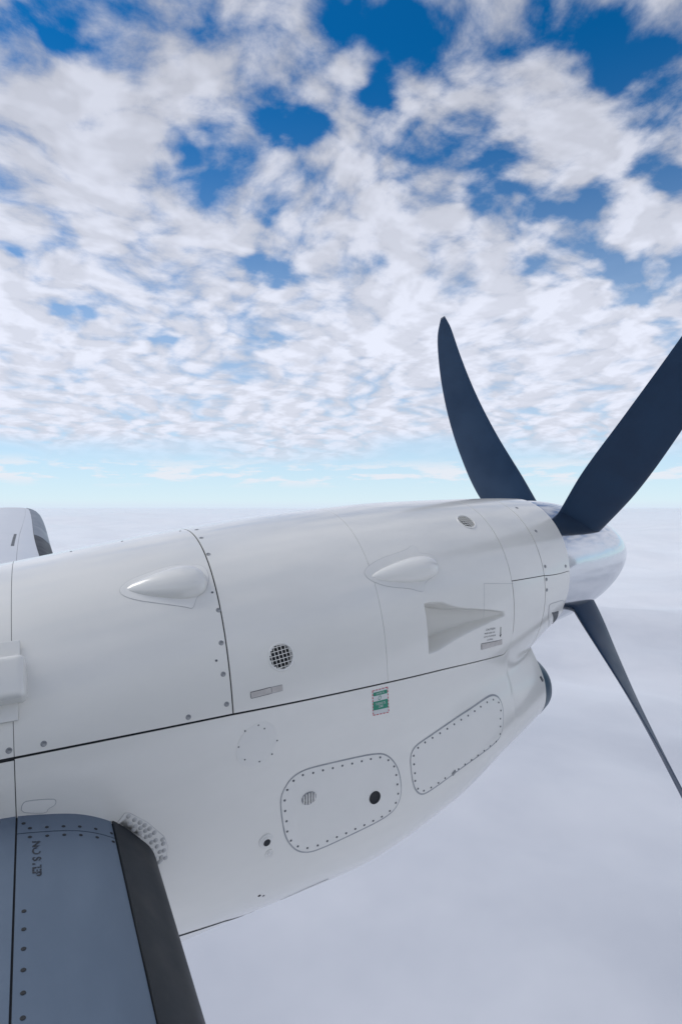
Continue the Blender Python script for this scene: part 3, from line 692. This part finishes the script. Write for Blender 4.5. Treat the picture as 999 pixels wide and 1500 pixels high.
def text_on(name, body, L, uv, size, material, parent, off=.0012, roll=0.0, stretch=1.0):
    cu = bpy.data.curves.new('t', 'FONT'); cu.body = body; cu.size = size; cu.align_x = 'CENTER'; cu.align_y = 'CENTER'
    cu.resolution_u = 2
    to = bpy.data.objects.new('t', cu); COL.objects.link(to); bpy.context.view_layer.update()
    me = bpy.data.meshes.new_from_object(to.evaluated_get(bpy.context.evaluated_depsgraph_get()))
    bpy.data.objects.remove(to); me.materials.clear(); me.materials.append(material)
    x, th = L(*uv)
    # letters laid onto the curved skin one vertex at a time
    p, a_, u_, n_ = frame_at(x, th)
    slope = Vector(S(*[np.array([t]) for t in L(min(1, uv[0]+.4), uv[1])])[0])-Vector(S(*[np.array([t]) for t in L(max(0, uv[0]-.4), uv[1])])[0])
    slope.normalize(); upv = n_.cross(slope)
    if upv.z < 0: upv = -upv
    for v in me.vertices:
        w = p+slope*(v.co.x*stretch)+upv*v.co.y
        d = float(nd(np.array(w.x), np.array(w.y), np.array(w.z)))
        v.co = w-n_*(d-off)
    o = bpy.data.objects.new(name, me); COL.objects.link(o); o.parent = parent
    return o
L = on_label(FEAT['lab'])
o = plate('oil_label', quad(FEAT['lab']), LWHITE, .0006, rings=3); o['label'] = 'green and white oil label with dashed red border'
plate('label_band', quad(strip(L, .06, .94, .10, .24)), GREEN, .0010, o, rings=2)
plate('label_band', quad(strip(L, .04, .96, .46, .80)), GREEN, .0010, o, rings=2)
for k in range(5):
    u = .02+k*.2
    plate('border_dash', quad(strip(L, u, u+.13, .0, .035), 2), RED, .0010, o, rings=1)
    plate('border_dash', quad(strip(L, u, u+.13, .965, 1.0), 2), RED, .0010, o, rings=1)
for k in range(8):
    v = .02+k*.122
    plate('border_dash', quad(strip(L, .0, .05, v, v+.075), 2), RED, .0010, o, rings=1)
    plate('border_dash', quad(strip(L, .95, 1.0, v, v+.075), 2), RED, .0010, o, rings=1)
text_on('lettering', 'TURBINE OIL', L, (.5, .575), .0135, LWHITE, o, .0014, stretch=.62)
text_on('lettering', '2380', L, (.5, .69), .0135, LWHITE, o, .0014, stretch=.8)
text_on('lettering', 'ENGINE OIL', L, (.5, .17), .0090, LWHITE, o, .0014, stretch=.8)
cc = L(.45, .35); aa = np.linspace(0, 2*PI, 20, endpoint=False)
band('label_ring', np.stack([cc[0]+.0052*np.cos(aa), cc[1]+.0052*np.sin(aa)/R0], 1), .0022, GREEN, .0011, o)
L = on_label(FEAT['ctext'])
o = text_on('caution_lettering', 'CAUTION', L, (.5, .12), .0135, INK, AC, .0008, stretch=1.05)
o['label'] = 'small black caution stencil above a latch'
for v, s in ((.38, 'PRESS HARD ON'), (.62, 'LATCH TO ENSURE'), (.86, 'LOCKING')): text_on('lettering', s, L, (.45, v), .0100, INK, o, .0008, stretch=.95)
(ax, at), (bx, bt) = FEAT['ctray']
band('arrow', dense_line([(ax, at), (bx, bt)], 6), .0042, INK, .0009, o, closed=False)
plate('arrow_head', np.array([(bx-.006, bt-.004), (bx+.006, bt-.004), (bx+.001, bt+.022)]), INK, .0009, o, rings=1)
# faint door outline round the scoop's nose
dl = FEAT['door']
band('hairline_joint', dense_line([dl[0], dl[1]]), .0014, SEALL, .0004, closed=False)
band('hairline_joint', dense_line([dl[0], dl[2]]), .0012, SEALL, .0004, closed=False)

# small door with an opening on the nose ring
nd_ = np.array(FEAT['nosedoor']); NU = False
o = plate('nose_drain_door', chaikin(nd_, 2), PLATE, .0012, union=NU); band('gasket', chaikin(nd_, 2), .003, SEALL, .0006, o, union=NU)
plate('vent_opening', quad(FEAT['noseopen'], 4), SEAL, .0040, o, rings=4, union=NU)

bm_ = bmesh.new(); bmesh.ops.create_cube(bm_, size=1); bmesh.ops.scale(bm_, verts=bm_.verts, vec=(.016, .026, .003))
put('vent_slot', mesh_of('vent_slot', bm_, SEAL), mat_at(2.2085, 2.453, off=.001, roll=.5), AC)
# gear door joint along the keel
def keel(k, w, m_): band('keel_joint', dense_line(FEAT[k], 30), w, m_, .0008, closed=False)
keel('bseam', .0085, DARK); keel('bseam2', .0042, SEAL)

# wing root: riveted doubler and small tab fairing
o = plate('riveted_doubler', np.array(FEAT['fan']), PLATE, .0022); o['label'] = 'fan shaped riveted doubler round the wing leading edge'
band('plate_edge', np.array(FEAT['fan']), .0016, SEALW, .0005, o)
for q in FEAT['fans']: put('rivet', RIVET, mat_at(*q, off=.0020), o)
o = plate('tab_fairing', chaikin(FEAT['tab'], 1), PLATE, .0022); band('gasket', chaikin(FEAT['tab'], 1), .0016, SEALL, .0006, o)

# hinge housing at the rear of the cowl
def housing():
    xs0, z0, z1 = -.078, -.405, -.60
    p0, a, u, n = frame_at(-.06, float(th_at_z(np.array([-.06]), np.array([(z0+z1)/2]))[0]))
    m = Matrix((a, u, n)).transposed().to_4x4()
    if a.cross(u).dot(n) < 0: m = Matrix((a, -u, n)).transposed().to_4x4()
    m.translation = p0
    def bx(name, cx, cy, sx_, sy_, h, bev, mt, par):
        bm = bmesh.new(); bmesh.ops.create_cube(bm, size=1); bmesh.ops.scale(bm, verts=bm.verts, vec=(sx_, sy_, h)); bmesh.ops.translate(bm, verts=bm.verts, vec=(cx, cy, h*.2))
        bmesh.ops.bevel(bm, geom=bm.edges, offset=bev, segments=4, affect='EDGES', profile=.6)
        return put(name, mesh_of(name, bm, mt), m, par)
    o = bx('hinge_housing', -.135, .0, .33, .125, .11, .022, WHITE, AC); o['label'] = 'rounded hinge housing at the rear of the upper cowl'
    bx('base_plate', -.15, .085, .33, .075, .010, .003, PLATE, o)
    bx('base_plate', -.16, -.075, .33, .07, .010, .003, PLATE, o)
housing()

# ------------------------------------------------------------------ propeller
AX = math.radians(1.6)
HUB = Vector((2.72, YC, -.392))
def pl(x, r, phi):   # hub frame: x forward along the tilted shaft, phi from up towards the cabin
    v = Vector((x, -r*math.sin(phi), r*math.cos(phi)))
    return HUB + Matrix.Rotation(-AX, 3, 'Y') @ v
def propeller():
    n = 96
    def rev(prof):
        bm = bmesh.new()
        P_ = np.array([[pl(x, max(r, 1e-4), 2*PI*k/n) for k in range(n)] for x, r in prof])
        grid_bm(bm, P_, close=True); bm.normal_update()
        if sum(f.normal.dot(f.calc_center_median()-HUB) for f in bm.faces) < 0: bmesh.ops.reverse_faces(bm, faces=bm.faces)
        return bm
    x0, Ls, R = 2.434-2.72, .875, .3615
    hub = from_bm('propeller', rev([(x0-.004, .05), (x0-.004, .345), (x0+.012, .350), (x0+.012, .05)]), AC, DARK)
    hub['label'] = 'four-bladed propeller with polished spinner at the nacelle nose'
    u = np.concatenate([[0, .004], np.linspace(.012, .9, 44), 1-np.geomspace(.09, .0004, 16)])
    prof = [(x0, R-.012), (x0, R-.003)]+[(x0+q*Ls, R*(1-q**1.75)**(1/1.50)) for q in u]
    sp = from_bm('spinner', rev(prof), hub, CHROME); sp['label'] = 'mirror polished metal spinner cone'
    RT = 1.92
    ch = pchip([.22, .36, .6, .95, 1.35, 1.65, 1.82, RT], [.25, .28, .31, .275, .215, .155, .105, .03])
    tk = pchip([.22, .36, .6, .95, 1.35, 1.65, 1.82, RT], [.55, .46, .26, .13, .085, .07, .06, .06])
    be = pchip([.22, .45, .95, 1.4, RT], [64, 60, 50, 43, 37])
    for deg, bend in ((-41, 12), (45.5, -5), (145, 2), (233, 0)):
        rr = np.concatenate([np.linspace(.20, 1.7, 50), np.linspace(1.72, RT, 16)])
        t = np.linspace(0, 2*PI, 36, endpoint=False); rows = []
        for r in rr:
            c = float(ch(max(r, .22))); k = float(tk(max(r, .22))); b = math.radians(float(be(max(r, .22))))
            phi = math.radians(deg+bend*(max(0, r-.4)/1.5)**1.4)
            row = []
            for a in t:
                s_ = math.cos(a)*.5; tt = math.sin(a)*.5*k*(1+.5*math.cos(a))*(1.0 if math.sin(a) > 0 else .6)
                s_ = s_-.08; dl = s_*c; dn = tt*c
                tan_ = math.cos(b)*dl-math.sin(b)*dn; axl = math.sin(b)*dl+math.cos(b)*dn
                q = pl(axl, r, phi)
                tv = Matrix.Rotation(-AX, 3, 'Y') @ Vector((0, -math.cos(phi), -math.sin(phi)))
                row.append(q+tv*tan_)
            rows.append(row)
        bm = bmesh.new(); V = grid_bm(bm, np.array([[tuple(v) for v in r_] for r_ in rows]), close=True)
        bm.faces.new(V[-1]); bm.normal_update()
        bmesh.ops.recalc_face_normals(bm, faces=bm.faces)
        from_bm('blade', bm, hub, BLADE)
propeller()

# ------------------------------------------------------------------ wing
PU = pchip(np.sqrt([0, .004, .02, .054, .101, .148, .22, .307, .374, .8, 1.4, 2.0, 2.6]), [0, .034, .072, .113, .165, .199, .233, .255, .267, .288, .24, .13, .004])
PLW = pchip(np.sqrt([0, .004, .02, .06, .15, .4, .9, 1.6, 2.6]), [0, -.024, -.052, -.082, -.112, -.15, -.17, -.11, -.004])
LEX = pchip([-.6, 1.9, 3.2, 6.6, 9.35, 9.62], [.300, .300, .290, .175, .105, .040])
LEZ = lambda Y: np.interp(Y, [-.6, 1.88, 9.62], [-1.385, -1.120, -.098])
KC = pchip([-.6, 2.6, 3.4, 9.62], [1.0, 1.0, .97, .48])
def WS(Y, q, off=0.0):
    Y, q = np.broadcast_arrays(np.asarray(Y, float), np.asarray(q, float))
    def base(Y, q):
        k = KC(Y); tipf = np.sqrt(np.clip(1-np.clip((Y-9.50)/.122, 0, 1)**2, 0, 1))
        z = np.where(q >= 0, PU(np.abs(q)), PLW(np.abs(q)))
        return np.stack([LEX(Y)-k*q*q, Y, LEZ(Y)+k*z*tipf], -1)
    p = base(Y, q)
    if off:
        e = .003; n = np.cross(base(Y+e, q)-base(Y-e, q), base(Y, q+e)-base(Y, q-e))
        n /= np.linalg.norm(n, axis=-1, keepdims=True)+1e-12
        p = p + n*off
    return p
_t = WS(np.array([1.0]), np.array([.7]), .01)-WS(np.array([1.0]), np.array([.7])); WSGN = 1 if _t[0, 2] > 0 else -1
def wskin(name, y0, y1, q0, q1, material, off=.0, ny=30, nq=16, parent=None, gap=.004, label=None, depth=.004):
    f0 = q0 if callable(q0) else (lambda Y: np.full(np.shape(Y), q0)); f1 = q1 if callable(q1) else (lambda Y: np.full(np.shape(Y), q1))
    Y = np.linspace(y0+gap/2, y1-gap/2, ny); a = f0(Y); b = f1(Y)
    Q = a[:, None]+(b-a)[:, None]*np.linspace(0, 1, nq)[None]
    g = gap/2
    bm = bmesh.new(); grid_bm(bm, WS(np.repeat(Y[:, None], nq, 1), Q, WSGN*off if off else 0.0))
    bm.normal_update(); mid = Vector(WS(np.array([(y0+y1)/2]), np.array([1.0]))[0])-Vector((0, 0, .12))
    if sum(f.normal.dot(f.calc_center_median()-Vector((mid.x+.2*0, f.calc_center_median().y, WS(np.array([f.calc_center_median().y]), np.array([0.6]))[0][2]-.25))) for f in bm.faces) < 0: bmesh.ops.reverse_faces(bm, faces=bm.faces)
    rim(bm, depth)
    o = from_bm(name, bm, parent, material)
    if label: o['label'] = label
    return o
def qs(s): return math.sqrt(s)
def wcore():
    bm = bmesh.new(); Y = np.concatenate([np.linspace(-.6, 9.3, 60), np.linspace(9.34, 9.618, 16)])
    Q = np.concatenate([np.linspace(-1.612, 0, 40), np.linspace(0, 1.612, 50)[1:]])
    grid_bm(bm, WS(np.repeat(Y[:, None], len(Q), 1), np.repeat(Q[None], len(Y), 0), -WSGN*.005))
    bmesh.ops.recalc_face_normals(bm, faces=bm.faces)
    return from_bm('wing', bm, AC, DARK)
WG = wcore(); WG['label'] = 'wing with grey skin plates and black rubber leading edge'
qb = lambda Y: np.sqrt(np.interp(Y, [-.6, 3.2, 9.6], [.105, .13, .28]))
qb2 = lambda Y: qb(Y)+.004
qm = lambda Y: np.full(np.shape(Y), qs(.367)-.002); qm2 = lambda Y: np.full(np.shape(Y), qs(.367)+.002)
YN = 3.16
wskin('deicing_boot', -.6, 2.45, -.50, qb, RUBBER, .004, 40, 30, WG, label='black rubber de-icing boot on the inboard leading edge')
wskin('wing_plate', -.6, 1.795, qb2, qm, WINGM, .0, 40, 14, WG)
wskin('wing_plate', 1.795, 2.30, qb2, qm, WINGM, .0, 14, 14, WG)
wskin('wing_plate', -.6, 2.30, qm2, qs(.407), WINGM, .0, 40, 6, WG)
wskin('wing_seal', -.6, 2.30, qs(.410), qs(.485), RUBBER, .001, 40, 5, WG)
wskin('wing_plate', -.6, 2.30, qs(.490), 1.612, WINGM, .0, 40, 30, WG)
wskin('wing_underside', -.6, 9.5, -1.612, -.502, WINGL, .0, 60, 20, WG)
wskin('deicing_boot', YN-.4, 7.02, -.50, qb, RUBBER, .004, 40, 30, WG)
wskin('deicing_boot', 7.02, 9.618, -.50, qb, BOOTG, .004, 60, 30, WG, label='black rubber de-icing boot on the outer leading edge')
ql = lambda Y: np.sqrt(np.interp(Y, [3, 7, 9.6], [.42, .40, .37])); ql2 = lambda Y: ql(Y)+.002
wskin('wing_plate', YN-.4, 9.618, qb2, ql, WINGL, .0, 70, 8, WG)
wskin('wing_plate', YN-.4, 6.95, ql2, 1.612, WINGL, .0, 40, 30, WG)
wskin('wing_plate', 6.95, 9.618, ql2, 1.612, WINGL, .0, 60, 30, WG)
wskin('wing_dark_strip', 6.2, 6.94, lambda Y: ql(Y)+.03, lambda Y: ql(Y)+.055, SEAL, .001, 12, 4, WG)  # narrow dark strip beside the outer chordwise joint
def wmat(Y, s, off=.0005):
    q = math.sqrt(s); p = Vector(WS(np.array([Y]), np.array([q]), WSGN*off)[0]); n = (Vector(WS(np.array([Y]), np.array([q]), WSGN*.01)[0])-Vector(WS(np.array([Y]), np.array([q]))[0])).normalized()
    a = Vector((1, 0, 0)); a = (a-n*a.dot(n)).normalized(); u = n.cross(a)
    m = Matrix((a, u, n)).transposed().to_4x4(); m.translation = p
    return m
for k in range(6):
    s = .130+k*.041
    put('rivet', WRIVET, wmat(1.775, s), WG); put('rivet', WRIVET, wmat(1.815, s), WG)
put('rivet', WRIVET, wmat(1.84, .350), WG)
for k in range(13):
    put('rivet', WRIVET, wmat(1.50-k*.055, .347), WG)
def stencil():
    cu = bpy.data.curves.new('t', 'FONT'); cu.body = 'NO STEP'; cu.size = .036; cu.align_x = 'CENTER'; cu.align_y = 'CENTER'; cu.offset = .0012
    to = bpy.data.objects.new('t', cu); COL.objects.link(to); bpy.context.view_layer.update()
    me = bpy.data.meshes.new_from_object(to.evaluated_get(bpy.context.evaluated_depsgraph_get()))
    bpy.data.objects.remove(to); me.materials.clear(); me.materials.append(WORN)
    # reads from the nacelle towards the cabin
    for v in me.vertices:
        x_, y_ = v.co.x, v.co.y
        s = .321-y_*.75; Y = 1.685-x_
        v.co = Vector(WS(np.array([Y]), np.array([math.sqrt(s)]), WSGN*.0008)[0])
    o = bpy.data.objects.new('stencil_lettering', me); COL.objects.link(o); o.parent = WG
    o['label'] = 'worn black NO STEP stencil on the inboard wing'
stencil()

# ------------------------------------------------------------------ fuselage beside the camera (seen in the paint's reflections)
def fuselage():
    bm = bmesh.new(); n = 72
    prof = [(-9.5, .75, .25), (-7, 1.15, .10), (-5, 1.3, .0), (3.6, 1.3, .0), (5.0, 1.22, -.05), (6.2, 1.0, -.15), (7.2, .66, -.28), (7.9, .25, -.4), (8.05, .02, -.42)]
    xs = np.linspace(-9.5, 8.05, 70); r = pchip([p[0] for p in prof], [p[1] for p in prof])(xs); z = pchip([p[0] for p in prof], [p[2] for p in prof])(xs)
    a = np.linspace(0, 2*PI, n, endpoint=False)
    P_ = np.stack([np.repeat(xs[:, None], n, 1), -1.68+r[:, None]*np.cos(a), z[:, None]+.05+r[:, None]*np.sin(a)], -1)
    grid_bm(bm, P_, close=True); bmesh.ops.recalc_face_normals(bm, faces=bm.faces)
    o = from_bm('fuselage', bm, AC, FUSE)
fuselage()

# ------------------------------------------------------------------ haze over the cloud deck
def haze():
    bm = bmesh.new(); bmesh.ops.create_cube(bm, size=1)
    bmesh.ops.scale(bm, verts=bm.verts, vec=(540000, 540000, 1506)); bmesh.ops.translate(bm, verts=bm.verts, vec=(0, 0, 4-753))
    m = bpy.data.materials.new('haze'); m.use_nodes = True; t = m.node_tree
    t.nodes.remove(t.nodes['Principled BSDF'])
    v = t.nodes.new('ShaderNodeVolumePrincipled'); v.inputs['Color'].default_value = (.99, .995, 1.0, 1); v.inputs['Density'].default_value = HAZE
    v.inputs['Anisotropy'].default_value = .8
    t.links.new(v.outputs[0], t.nodes['Material Output'].inputs['Volume'])
    o = from_bm('haze', bm, None, m, False); o['kind'] = 'stuff'; o['label'] = 'thin pale haze lying over the cloud deck'
HAZE = .5/60000
haze()
